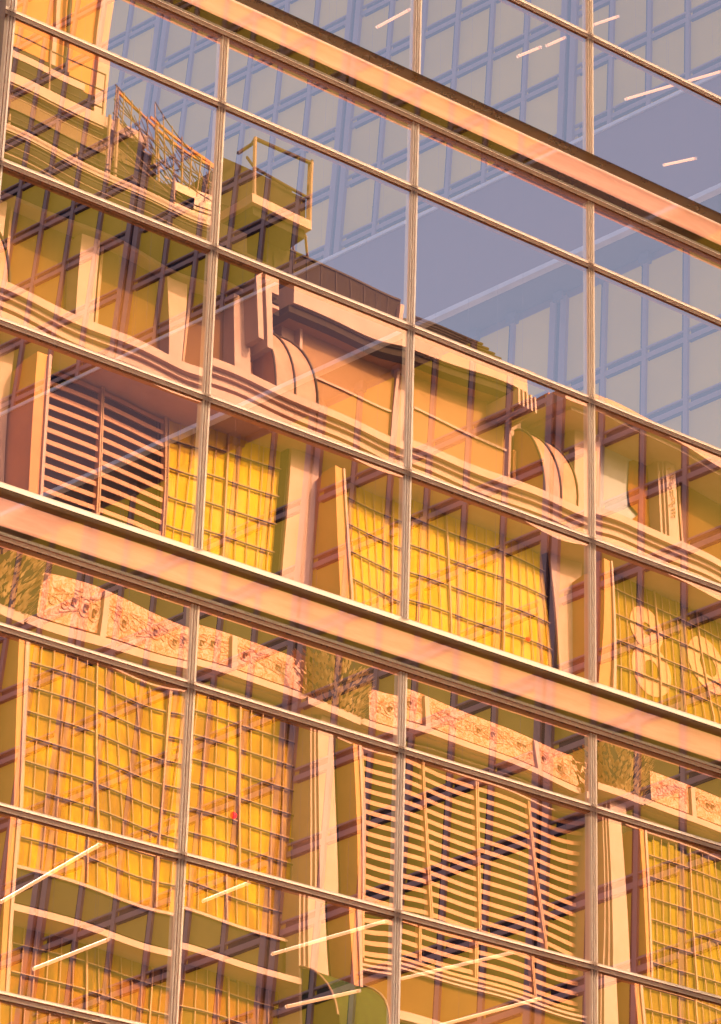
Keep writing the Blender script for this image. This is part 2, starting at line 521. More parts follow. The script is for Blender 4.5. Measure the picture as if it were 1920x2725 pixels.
def window_block(t0, t1, lo, hi, sill):
    subs = [t0 + s for s in SUB]
    org = A2((t0 + t1) / 2, (lo + hi) / 2, 0)
    m = MB()
    m.poly([A2(t0, lo, 0), A2(t1, lo, 0), A2(t1, hi, 0), A2(t0, hi, 0)])
    w = B2(m, 'window', M_wing_pane, org)
    f = MB()
    for s in subs:
        bx2(f, s - 0.022, s + 0.034, lo, hi, 0.002, 0.05)
    bx2(f, t0 + 0.12, t1 - 0.13, sill - 0.105, sill - 0.032, 0.002, 0.042)
    bx2(f, t0 + 0.12, t1 - 0.13, sill + 0.046, sill + 0.072, 0.002, 0.042)
    B2(f, 'frame', M_wing_frame, org, w)
    k = MB()
    edges = [t0 + 0.125] + subs
    for i, s in enumerate(edges):
        e = (subs[i] if i < len(subs) else t1 - 0.14) - 0.03
        bx2(k, s + 0.065, e - 0.004, sill - 0.031, sill + 0.045, 0.002, 0.02)
        bx2(k, s + 0.05, e, sill - 0.125, sill - 0.1055, 0.002, 0.035)
        if i:
            bx2(k, s - 0.050, s - 0.0225, lo + 0.001, hi - 0.001, 0.002, 0.03)
    B2(k, 'vent_slot', M_wing_dark, org, w)
for bi in range(4):
    t0, t1 = TS[bi], TS[bi + 1]
    for r in rows_up:
        lo = r - 0.13 if r > 4.7 else 3.86
        window_block(t0, t1, lo, r + 1.04 - 0.13, r)
    for i, r in enumerate(rows_dn):
        hi = 1.9 if i == 0 else r + 0.995 - 0.13
        window_block(t0, t1, r - 0.13, hi, r)
BLO, BHI = rows_dn[-1] - 0.13, rows_up[-1] + 0.91
for t in TS:
    m, k = MB(), MB()
    for lo, hi in ((BLO, 1.9), (3.86, BHI)):
        bx2(m, t - 0.115, t - 0.032, lo, hi, 0.002, 0.07)
        bx2(m, t + 0.032, t + 0.115, lo, hi, 0.002, 0.07)
        bx2(k, t - 0.0315, t + 0.0315, lo, hi, 0.002, 0.03)
    o = B2(m, 'pier', M_wing_frame, A2(t, 0, 0))
    B2(k, 'shadow_joint', M_wing_dark, A2(t, 0, 0), o)
m = MB(); bx2(m, TS[0] - 0.2, TS[-1] + 0.2, 2.06, 3.80, 0.0, 0.52)
B2(m, 'fascia', M_wing_band, A2(0, 2.9, 0))
m = MB(); bx2(m, TS[0] - 0.2, TS[-1] + 0.2, 3.803, 3.856, 0.0, 0.54); bx2(m, TS[0] - 0.2, TS[-1] + 0.2, 1.985, 2.057, 0.46, 0.55)
B2(m, 'fascia_edge', M_wing_ledge, A2(0, 2.9, 0))
m = MB(); bx2(m, TS[0] - 0.2, TS[-1] + 0.2, 2.02, 2.057, 0.0, 0.455)
B2(m, 'soffit', M_wing_soffit, A2(0, 1.9, 0))
m = MB()
for t in TS[:-1]:
    for s in [0.0] + SUB:
        bx2(m, t + s - 0.06, t + s + 0.07, 1.86, 1.99, 0.002, 0.10)
B2(m, 'bracket', M_wing_soffit, A2(0, 1.9, 0))
m = MB()
pts = [A2(TS[0], BLO, 0), A2(TS[-1], BLO, 0), A2(TS[-1], BLO, -0.4), A2(TS[0], BLO, -0.4)]
m.hexa([(q.x - 0.9, q.y - 0.5, 0.0) for q in pts] + pts)
B2(m, 'lower_wall', M_wing_band, A2(0, -12, 0))
m = MB(); bx2(m, TS[0], TS[-1], BLO, BHI, -0.4, -0.02)
B2(m, 'back_wall', M_wing_band, A2(0, 0, 0))

# ================================================================== old stone department store across the street, seen reflected in the glass
YS = 22.0                       # its pier faces stand at y = -22
store = thing('stone_store', 'ornate cream stone store with yellow gridded windows, louvres and copper volutes mirrored in glass', 'department store', (28, -23, 0))
SINV = Matrix.Translation((-28, 23, 0))
def fx(x, y):                   # apparent position on the pier plane -> true position at depth y
    return x * (15 + y) / 37.0
def fz(z, y):
    return 1.6 + (z - 1.6) * (15 + y) / 37.0
def S(mb, name, m, parent=None, smooth=False, origin=None):
    xs = [v[0] for v in mb.v]; zs = [v[2] for v in mb.v]; ys = [v[1] for v in mb.v]
    org = origin or ((min(xs) + max(xs)) / 2, (min(ys) + max(ys)) / 2, (min(zs) + max(zs)) / 2)
    o = mb.build(name, m, None, org, smooth)
    if parent is None:
        o.parent = store
        o.matrix_parent_inverse = SINV
    else:
        o.parent = parent
        o.matrix_parent_inverse = Matrix.Translation([-v for v in parent['org']])
    o['org'] = list(org)
    return o
def sb(mb, x0, x1, z0, z1, yf, yb, raw=False):
    """box of the store: apparent x and z at its front face yf, back at yb (both measured away from the glass)"""
    if not raw:
        x0, x1, z0, z1 = fx(x0, yf), fx(x1, yf), fz(z0, yf), fz(z1, yf)
    mb.box(x0, x1, -yb, -yf, z0, z1)

XL, XR = 17.0, 43.0
# backing wall
m = MB(); sb(m, XL, XR, 0, 26.2, 22.75, 25.0, True)
S(m, 'wall', M_cream2)
# ---- mouldings between attic and the storey below (z 23.75 - 24.75), and others
def moulding(name, steps, material, yb=22.74):
    mb = MB()
    for (z0, z1, yf) in steps:
        sb(mb, XL * 37 / (15 + yf), XR * 37 / (15 + yf), z0, z1, yf, yb)
    return S(mb, name, material)
moulding('cornice', [(24.66, 24.80, 21.52), (24.52, 24.60, 21.62), (24.34, 24.47, 21.70), (24.10, 24.27, 21.42), (24.02, 24.085, 21.55), (23.76, 23.83, 21.98)], M_cream)
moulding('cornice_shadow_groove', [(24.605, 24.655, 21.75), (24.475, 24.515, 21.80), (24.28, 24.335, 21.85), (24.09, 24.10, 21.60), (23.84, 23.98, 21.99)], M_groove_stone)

moulding('cornice_underside', [(23.985, 24.012, 21.62)], M_groove_stone)  # added dark plate paints the shade beneath the cornice
# ---- piers of the storeys
BAY = 5.86
STARTS = [16.64, 22.50, 28.37, 34.23, 40.09]
for s in STARTS[1:]:
    p = MB()
    sb(p, s - 1.15, s - 0.52, 21.0, 23.80, 22.0, 22.74)
    o = S(p, 'pier', M_cream)
    q = MB()                       # projecting fin with a chamfered head
    x0, x1 = fx(s, 21.35) - 0.10, fx(s, 21.35) + 0.10
    yf, yb = 21.35, 22.74
    zt, zt2, zb_ = fz(23.78, 21.35), fz(23.50, 21.35), fz(21.3, 21.35)
    q.prism([(-yf, zb_), (-yf, zt), (-21.75, zt), (-yb, zt2), (-yb, zb_)], x0, x1)
    S(q, 'fin', M_jamb, o)
    q = MB()
    q.box(x1 - 0.02, x1 + 0.03, -21.34, -21.30, zb_, zt)
    S(q, 'edge_trim', M_cream, o)

def grid_window(name, x0, x1, z0, z1, yf, nlight, ncol, nrow, blind, sill_open=True, seed=0, jag=0.10):
    """gridded window: yellow slats behind pale muntins"""
    X0_, X1_, Z0, Z1 = fx(x0, yf), fx(x1, yf), fz(z0, yf), fz(z1, yf)
    rg = random.Random(seed)
    n = nlight * ncol
    dx = (X1_ - X0_) / n
    bm_ = MB()
    for i in range(n):
        h = Z1 - rg.choice((0.02, 0.03, 0.05, 0.08)) - (jag if rg.random() < .3 else 0.03)
        bm_.box(X0_ + i * dx + 0.004, X0_ + (i + 1) * dx - 0.004, -yf - 0.06 - rg.uniform(0, .01), -yf - 0.035, Z0, h)
    w = S(bm_, name, blind)
    f = MB()
    for i in range(n + 1):
        big = i % ncol == 0
        hw = 0.015 if big else 0.006
        d = 0.03 if big else 0.01
        f.box(X0_ + i * dx - hw, X0_ + i * dx + hw, -yf, -yf + d, Z0, Z1)
    S(f, 'muntin', M_muntin, w)
    f2 = MB()
    dz = (Z1 - Z0) / nrow
    for l in range(nlight):
        for j in range(1, nrow):
            z = Z0 + j * dz + (0.0 if l % 2 else 0.006)
            f2.box(X0_ + l * ncol * dx + 0.03, X0_ + (l + 1) * ncol * dx - 0.03, -yf + 0.011, -yf + 0.020, z, z + 0.013)
    S(f2, 'glazing_bar', M_muntin, w)
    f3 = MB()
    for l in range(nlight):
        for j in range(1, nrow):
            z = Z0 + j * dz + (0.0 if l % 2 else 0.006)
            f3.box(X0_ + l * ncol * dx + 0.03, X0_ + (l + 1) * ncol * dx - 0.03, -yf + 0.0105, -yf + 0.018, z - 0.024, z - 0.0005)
    S(f3, 'bar_shadow_line', M_bar_shadow, w)  # dark strip below each bar is its painted shadow
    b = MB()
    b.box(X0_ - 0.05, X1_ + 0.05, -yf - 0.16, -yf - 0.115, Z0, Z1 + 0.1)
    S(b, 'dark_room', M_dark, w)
    return w

def louvre(name, x0, x1, z0, z1, yf, posts, pitch, seed=0):
    X0_, X1_, Z0, Z1 = fx(x0, yf), fx(x1, yf), fz(z0, yf), fz(z1, yf)
    rg = random.Random(seed)
    m_ = MB()
    ps = [X0_] + [fx(p, yf) for p in posts] + [X1_]
    n = int((Z1 - Z0) / pitch)
    for a, b in zip(ps[:-1], ps[1:]):
        for i in range(n):
            z = Z0 + (i + 0.3) * pitch + rg.uniform(-.004, .004)
            t = rg.uniform(-.006, .006)
            m_.hexa([(a + .03, -yf - 0.10, z + .035), (b - .03, -yf - 0.10, z + .035 + t), (b - .03, -yf - 0.012, z + t), (a + .03, -yf - 0.012, z),
                     (a + .03, -yf - 0.11, z + .105), (b - .03, -yf - 0.11, z + .105 + t), (b - .03, -yf - 0.02, z + .076 + t), (a + .03, -yf - 0.02, z + .076)])
    w = S(m_, name, M_slat)
    f = MB()
    for p in ps:
        f.box(p - 0.03, p - 0.006, -yf - 0.10, -yf + 0.03, Z0, Z1)
        f.box(p + 0.006, p + 0.03, -yf - 0.10, -yf + 0.03, Z0, Z1)
    f.box(X0_ + .031, X1_ - .031, -yf - 0.10, -yf + 0.02, Z0 - 0.05, Z0 - 0.001)
    S(f, 'louvre_post', M_muntin, w)
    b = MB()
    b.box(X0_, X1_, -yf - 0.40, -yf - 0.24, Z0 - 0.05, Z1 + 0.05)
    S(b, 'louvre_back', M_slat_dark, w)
    return w

# storey under the attic
louvre('louvred_window', 22.52, 24.96, 21.40, 23.78, 22.2, [23.66], 0.188, 1)
grid_window('grid_window', 24.99, 27.13, 21.35, 23.78, 22.2, 2, 5, 5, M_yel, seed=2)
grid_window('grid_window', 28.40, 32.98, 21.35, 23.78, 22.2, 4, 6, 5, M_yel, seed=3)
gw = grid_window('grid_window', 34.30, 38.9, 21.35, 23.76, 22.2, 4, 6, 5, M_yel_green, seed=4)
grid_window('grid_window', 17.5, 21.2, 21.35, 23.78, 22.2, 3, 6, 5, M_yel, seed=5)
# window jamb posts on the right of each bay (reveal shade painted as dark strips)
m = MB()
for s in STARTS[:-1]:
    sb(m, s + 4.50 + .14, s + 4.60 + .14, 21.2, 23.74, 22.06, 22.74)
S(m, 'window_jamb', M_dark)
# sill strip below those windows, mostly hidden by the lower band
moulding('sill_course', [(21.18, 21.34, 21.85), (20.55, 21.17, 22.4)], M_cream2)
# ---- carved frieze storey
LOW = [21.97, 28.37, 34.49]
moulding('frieze_lintel', [(20.18, 20.54, 22.30)], M_cream2)
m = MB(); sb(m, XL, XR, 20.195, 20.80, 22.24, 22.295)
S(m, 'frieze_shade_strip', M_dark)  # dark slab painted as the shade above the frieze
for s in LOW:
    m = MB()
    # relief panel with raised rosettes
    e1 = s + 6.18 - 0.60
    sb(m, s + 0.40, e1 + 0.30, 19.66, 20.19, 22.10, 22.29)
    fr = S(m, 'frieze_relief', M_relief)
    r = MB()
    rg = random.Random(int(s * 10))
    x = s + 1.0
    while x < e1 - 0.2:
        big = rg.random() < .35
        cx, cz, rad = fx(x, 22.1), fz(19.92 + rg.uniform(-.05, .05), 22.1), (0.105 if big else 0.05)
        ring = [(cx + rad * math.cos(t * math.pi / 6), -22.097, cz + rad * math.sin(t * math.pi / 6)) for t in range(13)]
        r.tube(ring, 0.013, 5)
        if big:
            r.tube([(cx, -22.09, cz - .03), (cx, -22.05, cz), (cx, -22.09, cz + .03)], 0.035, 6)
        arc = [(cx + .10 + .16 * math.cos(t * .45 + (3.1 if rg.random() < .5 else 0)), -22.097, cz - .02 + .16 * math.sin(t * .45 + .5)) for t in range(8)]
        r.tube(arc, 0.011, 5)
        x += rg.uniform(.12, .22)
    S(r, 'carved_scroll', M_relief, fr)
    r = MB()
    for xx in (s + 1.9, s + 4.4):
        sb(r, xx - 0.05, xx + 0.05, 19.64, 20.19, 22.02, 22.28)
    S(r, 'frieze_divider', M_cream, fr)
moulding('frieze_ledge', [(19.53, 19.64, 21.80), (19.44, 19.50, 21.95)], M_cream)
moulding('window_head', [(19.16, 19.43, 22.25)], M_cream2)
moulding('window_head_trim', [(19.26, 19.285, 22.15), (19.12, 19.15, 22.15)], M_cream)
# ---- lower storey piers: clustered columns with leafy capitals
for s in LOW:
    col_ = MB()
    for (a, b, yf) in ((-0.42, -0.37, 21.72), (-0.33, -0.28, 21.66), (-0.24, 0.13, 21.60)):
        sb(col_, s + a, s + b, 12.0, 19.50, yf, 22.74)
    cl = S(col_, 'clustered_column', M_cream)
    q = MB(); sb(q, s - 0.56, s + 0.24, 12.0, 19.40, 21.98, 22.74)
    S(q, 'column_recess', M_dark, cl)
    q = MB()
    yf, yb = 21.45, 22.74
    xe = fx(s + 0.71, yf)
    q.box(xe - 0.12, xe, -yb, -yf, fz(12.0, yf), fz(19.15, yf))
    S(q, 'fin', M_jamb, cl)
    q = MB(); q.box(xe - 0.03, xe + 0.02, -yf + 0.002, -yf + 0.03, fz(12.0, yf), fz(19.15, yf))
    S(q, 'edge_trim', M_cream, cl)
    # leafy capital: many small carved leaves on a bell
    lf = MB()
    rg = random.Random(int(s * 100))
    cx, cy, cz = fx(s + 0.22, 21.5), -21.75, fz(20.02, 21.5)
    for i in range(650):
        th = rg.uniform(-0.2, math.pi + 0.2)
        h = rg.uniform(-0.42, 0.36)
        rad = 0.30 + 0.20 * (h + .42) + rg.uniform(-.05, .05)
        p = Vector((cx + rad * 1.6 * math.cos(th), cy + rad * math.sin(th) * 0.9, cz + h))
        out = Vector((math.cos(th), math.sin(th), 0.3)).normalized()
        side = out.cross(Vector((0, 0, 1))).normalized()
        up = (Vector((0, 0, 1)) + out * rg.uniform(.2, 1.2) + side * rg.uniform(-.8, .8)).normalized()
        l, w_ = rg.uniform(.05, .11), rg.uniform(.018, .036)
        tip = p + up * l + out * 0.05
        midp = p + up * l * .5 + out * 0.02
        lf.poly([p, midp + side * w_, tip, midp - side * w_])
    S(lf, 'leaf_capital', M_leaf, cl)
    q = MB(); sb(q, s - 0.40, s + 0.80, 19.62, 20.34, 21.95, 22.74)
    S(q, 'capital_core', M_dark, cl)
    q = MB(); sb(q, s - 0.50, s + 0.60, 19.50, 19.62, 21.40, 22.3)
    S(q, 'abacus', M_cream, cl)
# lower windows
grid_window('grid_window', 22.70, 27.80, 15.66, 19.13, 22.2, 4, 6, 9, M_yel_low, seed=6)
grid_window('grid_window', 22.70, 27.80, 11.3, 14.90, 22.2, 4, 6, 9, M_yel_mix, seed=7)
louvre('louvred_window', 29.10, 34.05, 15.72, 19.12, 22.2, [30.31, 31.43, 32.68, 33.86], 0.177, 8)
grid_window('grid_window', 35.20, 39.6, 11.3, 19.10, 22.2, 4, 6, 20, M_yel_green, seed=9)
# sill panel under the lower yellow window and its shadow gap
sp = MB(); sb(sp, 22.68, 27.95, 15.10, 15.58, 22.05, 22.74)
spo = S(sp, 'sill_panel', M_roof)
q = MB(); sb(q, 22.62, 28.00, 14.98, 15.08, 21.62, 22.6); sb(q, 22.68, 27.95, 15.60, 15.645, 22.0, 22.3)
S(q, 'sill_ledge', M_cream, spo)
# panel under the lower louvres
sp = MB(); sb(sp, 29.12, 34.1, 12.0, 15.60, 22.10, 22.74)
spo = S(sp, 'apron_panel', M_brown)
q = MB(); sb(q, 29.12, 34.1, 15.60, 15.64, 22.0, 22.3); sb(q, 29.12, 34.1, 15.53, 15.56, 22.0, 22.12)
S(q, 'sill_trim', M_cream, spo)
q = MB(); sb(q, 29.5, 34.1, 14.72, 14.86, 21.9, 22.12); sb(q, 29.5, 34.1, 14.1, 14.3, 21.9, 22.12)
S(q, 'apron_moulding', M_cream, spo)
q = MB(); sb(q, 29.5, 34.1, 14.36, 14.70, 22.04, 22.12)
S(q, 'apron_recess', M_dark, spo)
# olive awning over the shop beside the columns
aw = thing('shop_awning', 'olive green fabric awning at the foot of the pale columns', 'awning', (fx(29.2, 21.3), -21.3, fz(15.2, 21.3)))
q = MB()
xa, xb = fx(28.55, 21.0), fx(29.6, 21.0)
prof = []
for i in range(9):
    t = i / 8 * math.pi / 2
    prof.append((-22.0 + 1.1 * math.sin(t), fz(15.55, 21.0) - 0.9 * (1 - math.cos(t))))
prof += [(-20.9, fz(13.0, 21.0)), (-22.0, fz(13.0, 21.0))]
q.prism([(y + 21.3, z - fz(15.2, 21.3)) for y, z in prof], xa - fx(29.2, 21.3), xb - fx(29.2, 21.3))
q.build('awning_cover', M_green, aw)
q = MB()
pts = [(xb + 0.02 - fx(29.2, 21.3), y + 21.3, z + .02 - fz(15.2, 21.3)) for y, z in prof[:9]]
q.tube(pts, 0.02, 6)
q.tube([(p[0] - (xb - xa) - .04, p[1], p[2]) for p in pts], 0.02, 6)
q.build('awning_rib', M_rail, aw)

# ---- big peach letters hanging in the right hand window
def ring_letter(mb, cx, cz, ro, ri, yf, sx=1.0):
    n = 28
    v0 = len(mb.v)
    for k in range(n):
        t = 2 * math.pi * k / n
        for (r_, y_) in ((ro, -yf), (ri, -yf), (ri, -yf - 0.006), (ro, -yf - 0.006)):
            mb.v.append((cx + r_ * sx * math.cos(t), y_, cz + r_ * math.sin(t)))
    for k in range(n):
        j = (k + 1) % n
        for e in range(4):
            f_ = (e + 1) % 4
            mb.f.append((v0 + k * 4 + e, v0 + k * 4 + f_, v0 + j * 4 + f_, v0 + j * 4 + e))
sg = thing('window_letter', 'big peach figure eight shaped letter in the olive yellow window at the right edge', 'sign letter', (35.40, -22.214, 22.40))
q = MB(); ring_letter(q, -0.02, 0.50, 0.42, 0.12, 0.0); q.build('letter_bowl', M_sign, sg)
q = MB(); ring_letter(q, 0.05, -0.28, 0.50, 0.19, 0.008); q.build('letter_bowl', M_sign, sg)
sg2 = thing('window_letter', 'big peach round letter at the very right edge of the olive yellow window', 'sign letter', (36.95, -22.214, 22.72))
q = MB(); ring_letter(q, 0.0, 0.0, 0.54, 0.22, 0.0, 0.95); q.build('letter_bowl', M_sign, sg2)

# ---- red balls in the windows
for (x, z, r_, lab) in ((32.35, 21.86, 0.040, 'small red spot on the yellow blind of the upper window'), (26.45, 17.3, 0.052, 'red spot on the golden blind of the lower window')):
    bm = bmesh.new()
    bmesh.ops.create_uvsphere(bm, u_segments=16, v_segments=10, radius=r_)
    me = bpy.data.meshes.new('red_light'); bm.to_mesh(me); bm.free()
    me.materials.append(M_red)
    o = link(bpy.data.objects.new('red_light', me))
    o.location = (fx(x, 22.1), -22.13, fz(z, 22.1))
    o['label'] = lab; o['category'] = 'light'

# ================================================================== attic of the store
# attic back wall is the cream wall; left bay with three brown blinds between cream piers
def attic_window(x0, x1, z0, z1, material, split=None, yf=22.3):
    b = MB(); sb(b, x0, x1, z0, z1, yf, yf + 0.06)
    w = S(b, 'attic_window', material)
    f = MB()
    sb(f, x0 - 0.05, x0 - 0.001, z0, z1, yf - 0.08, yf + 0.06)
    sb(f, x1 + 0.001, x1 + 0.05, z0, z1, yf - 0.08, yf + 0.06)
    if split:
        sb(f, x0, x1, split - .025, split + .025, yf - 0.05, yf - 0.002)
    S(f, 'window_frame', M_muntin, w)
    return w
for x0, x1 in ((18.4, 19.6), (20.0, 21.2), (21.85, 23.03), (23.52, 24.74), (25.20, 25.98)):
    attic_window(x0, x1, 24.75, 26.10, M_brown)
m = MB()
for x in (19.8, 21.55, 23.275, 24.965, 26.18):
    sb(m, x - 0.165, x + 0.165, 24.7, 26.14, 21.98, 22.74)
S(m, 'attic_pier', M_cream)
# eaves of the left bay: cream fascia, dark soffit, thin light moulding
XE = 27.0
def eave(name, z0, z1, yf, material, x0=XL, x1=XE, yb=22.74):
    mb = MB(); sb(mb, x0, x1, z0, z1, yf, yb)
    return S(mb, name, material)
eave('eave_fascia', 26.52, 26.84, 21.85, M_cream, x0=17.6)
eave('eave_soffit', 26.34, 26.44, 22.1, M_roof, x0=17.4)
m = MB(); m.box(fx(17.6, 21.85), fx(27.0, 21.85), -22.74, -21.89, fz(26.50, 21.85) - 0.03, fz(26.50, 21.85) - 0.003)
S(m, 'eave_underside', M_roof)  # dark plate added to paint the shade under the fascia
eave('eave_moulding', 26.24, 26.30, 21.98, M_cream, x0=17.4)
eave('eave_frieze', 26.12, 26.21, 22.2, M_dark)
# stepped eave end and square pier by the volute
m = MB(); sb(m, 26.55, 26.66, 25.55, 26.85, 21.55, 22.74); sb(m, 26.74, 26.86, 25.45, 26.85, 21.62, 22.74)
S(m, 'attic_buttress', M_cream)

def volute(xc, z0):
    """copper clad bracket: a bulging quarter-round sheet with standing seams, flaring to the right as it comes forward"""
    yb_, D, H = -22.42, 0.78, fz(25.66, 22.42) - fz(24.74, 21.66)
    n = 12
    def P(t, u):
        a = t * math.pi / 2
        return Vector((xc + u * (0.42 + 0.50 * math.sin(a)), yb_ + D * (math.sin(a) ** 1.15), z0 + H * math.cos(a) ** 0.9))
    mb = MB()
    for i in range(n + 1):
        for u in range(7):
            mb.v.append(tuple(P(i / n, u / 6)))
    for i in range(n):
        for u in range(6):
            k_ = i * 7 + u
            mb.f.append((k_, k_ + 1, k_ + 8, k_ + 7))
    v = S(mb, 'volute', M_copper, smooth=True)
    sm = MB()
    for u in (0.0, 0.48, 1.0):
        sm.tube([P(i / n, u) + Vector((0, 0.012, 0.008)) for i in range(n + 1)], 0.024, 6)
    S(sm, 'volute_seam', M_rail_dark, v)
    ck = MB()
    ck.poly([(xc - 0.004, yb_, z0), *[tuple(P(i / n, 0) + Vector((-0.004, 0, 0))) for i in range(n + 1)]])
    S(ck, 'volute_cheek', M_jamb, v)
    lf_ = MB()
    lf_.box(xc - 0.10, xc - 0.03, yb_ - 0.1, yb_ + 0.10, z0 - 0.05, z0 + 1.0)
    S(lf_, 'volute_side', M_jamb, v)
for xa in (20.50, 26.35, 32.05):
    volute(fx(xa, 22.42), fz(24.74, 21.66))

# dormer block of the middle bay: two wide blinds under a projecting eave
m = MB(); sb(m, 27.05, 32.2, 24.75, 26.2, 22.5, 22.745)
dm = S(m, 'dormer', M_cream)
for x0, x1, z0 in ((27.50, 29.50, 24.78), (30.0, 31.94, 24.78)):
    b = MB(); sb(b, x0, x1, z0, 26.08, 22.42, 22.498)
    S(b, 'dormer_blind', M_brown if False else mat('tan_blind_cloth', (0.288, 0.1368, 0.0504), (0.2448, 0.1152, 0.0396), 0.7, 0.9), dm)
    b = MB()
    b.hexa([(fx(x0, 22.4), -22.42, fz(25.27 if x0 < 29 else 25.42, 22.4) - .02), (fx(x1, 22.4), -22.42, fz(25.25, 22.4) - .02), (fx(x1, 22.4), -22.38, fz(25.25, 22.4) - .02), (fx(x0, 22.4), -22.38, fz(25.27 if x0 < 29 else 25.42, 22.4) - .02),
            (fx(x0, 22.4), -22.42, fz(25.27 if x0 < 29 else 25.42, 22.4) + .02), (fx(x1, 22.4), -22.42, fz(25.25, 22.4) + .02), (fx(x1, 22.4), -22.38, fz(25.25, 22.4) + .02), (fx(x0, 22.4), -22.38, fz(25.27 if x0 < 29 else 25.42, 22.4) + .02)])
    sb(b, x0 - 0.06, x0 - 0.002, z0, 26.08, 22.34, 22.498)
    sb(b, x1 + 0.002, x1 + 0.05, z0, 26.08, 22.34, 22.498)
    S(b, 'dormer_window_frame', M_cream, dm)
m = MB(); sb(m, 27.30, 32.40, 26.50, 26.90, 21.92, 22.9)
S(m, 'dormer_cornice', M_cream, dm)
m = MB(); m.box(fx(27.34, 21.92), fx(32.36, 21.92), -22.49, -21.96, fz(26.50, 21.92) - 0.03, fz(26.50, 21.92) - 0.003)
S(m, 'dormer_cornice_underside', M_roof, dm)  # added dark plate, shade under the dormer cornice as colour
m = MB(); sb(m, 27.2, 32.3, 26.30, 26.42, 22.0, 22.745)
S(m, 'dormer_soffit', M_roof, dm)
m = MB(); sb(m, 27.2, 32.2, 26.16, 26.27, 22.2, 22.745)
S(m, 'dormer_bed_mould', M_cream2, dm)
m = MB()
for i in range(5):
    sb(m, 32.15 + i * 0.11, 32.20 + i * 0.11, 26.2, 26.5, 21.6, 22.74)
S(m, 'dentil', M_cream, dm)
# dark sloping roof sheets above the dormer
def slope(name, pts, material, th=0.06):
    mb = MB()
    low = [(x, -y, z) for x, y, z in pts]
    up = [(x, -y, z + th) for x, y, z in pts]
    mb.hexa(low + up)
    return S(mb, name, material)
yv = 21.3
m = MB(); sb(m, 26.6, 29.62, 26.93, 27.42, 22.55, 24.0)
rp_ = S(m, 'roof_parapet', M_roof)
m = MB()
for i in range(9):
    a_ = 26.9 + i * 0.30
    sb(m, a_, a_ + 0.012, 26.95, 27.40, 22.53, 22.549)
sb(m, 26.6, 29.62, 27.421, 27.45, 22.52, 22.70)
S(m, 'parapet_seam', M_rail_dark, rp_)
m = MB(); sb(m, 29.63, 29.72, 26.93, 27.36, 22.45, 22.9)
S(m, 'parapet_end_post', M_cream, rp_)
m = MB()
for i in range(4):
    sb(m, 29.75, 31.75 - i * 0.12, 26.93 + i * 0.055, 26.965 + i * 0.055, 22.3 + i * 0.12, 23.2)
S(m, 'roof_edge_strip', M_roof)
# right bay attic
m = MB(); sb(m, 33.55, 34.12, 24.7, 26.55, 21.9, 22.74)
S(m, 'attic_pier', M_cream)
m = MB(); sb(m, 33.00, 33.50, 24.7, 26.75, 22.3, 22.74)
S(m, 'attic_pier_return', M_jamb)
attic_window(34.15, 35.62, 24.70, 26.45, M_glassgrey)
attic_window(36.15, 39.6, 24.70, 26.45, M_brown)
m = MB()
for a, b, yf in ((35.58, 35.64, 21.98), (35.70, 35.80, 21.92), (35.80, 36.05, 21.86)):
    sb(m, a, b, 24.66, 26.40, yf, 22.74)
px_ = S(m, 'fluted_pilaster', M_cream)
m = MB()
rg = random.Random(5)
for i in range(14):
    zz = 25.2 + i * 0.07
    cx = fx(35.90 + rg.uniform(-.04, .04), 21.85)
    m.tube([(cx - .04, -21.84, fz(zz, 21.85)), (cx, -21.80, fz(zz + .03, 21.85)), (cx + .04, -21.84, fz(zz + rg.uniform(-.03, .03), 21.85))], 0.012, 5)
S(m, 'carved_drop', M_leaf, px_)
# draped curtain in that window
m = MB()
cols = 10
pro = [(35.33, 26.20), (34.90, 25.95), (34.86, 25.70), (34.80, 25.40), (34.80, 25.06), (35.0, 24.95), (34.75, 24.72)]
for i, (xl, z) in enumerate(pro):
    for c in range(cols + 1):
        t = c / cols
        m.v.append((fx(xl + (35.60 - xl) * t, 22.25), -22.26 - 0.02 * math.sin(t * 16 + i), fz(z, 22.25)))
for i in range(len(pro) - 1):
    for c in range(cols):
        k_ = i * (cols + 1) + c
        m.f.append((k_, k_ + 1, k_ + cols + 2, k_ + cols + 1))
S(m, 'window_drape', M_drape, px_, smooth=True)
m = MB(); sb(m, 33.4, 40.5, 26.80, 27.02, 21.2, 22.9); sb(m, 33.5, 40.5, 26.62, 26.75, 21.35, 22.9)
S(m, 'parapet', M_cream)
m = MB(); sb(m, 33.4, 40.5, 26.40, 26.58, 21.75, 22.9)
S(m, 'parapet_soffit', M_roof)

# ---- roof terrace strips of the left bay (ledges one above and behind another)
def ledge(name, z0, z1, yf, yb, material, x1):
    mb = MB(); sb(mb, XL * 37 / (15 + yf), x1, z0, z1, yf, yb)
    return S(mb, name, material)
ledge('roof_curb', 26.98, 27.32, 21.6, 23.0, M_roof, 26.2)
ledge('roof_ledge', 27.42, 27.54, 22.4, 23.6, M_cream, 25.7)
ledge('roof_gutter', 26.925, 26.975, 21.15, 22.0, M_roof, 26.8)
ledge('roof_upstand', 27.58, 27.80, 23.2, 24.0, M_roof, 25.2)
ledge('mesh_screen', 27.84, 28.20, 23.6, 23.66, mat('brown_mesh_screen', (0.20, 0.11, 0.05), (0.12, 0.065, 0.03), 30, 0.8), 24.4)
ledge('terrace_slab', 28.32, 28.50, 23.4, 26.5, M_cream, 24.25)
ledge('terrace_wall', 28.52, 28.76, 24.2, 24.4, M_roof, 23.2)
ledge('terrace_coping', 28.78, 28.90, 24.2, 25.2, M_cream, 23.0)
ledge('terrace_back_wall', 28.92, 28.98, 25.0, 26.0, M_roof, 22.7)
m = MB(); sb(m, XL, XR, 24.0, 26.0, 22.76, 30.0, True)
sb(m, XL, 26.0, 26.0, 28.2, 24.0, 30.0, True)
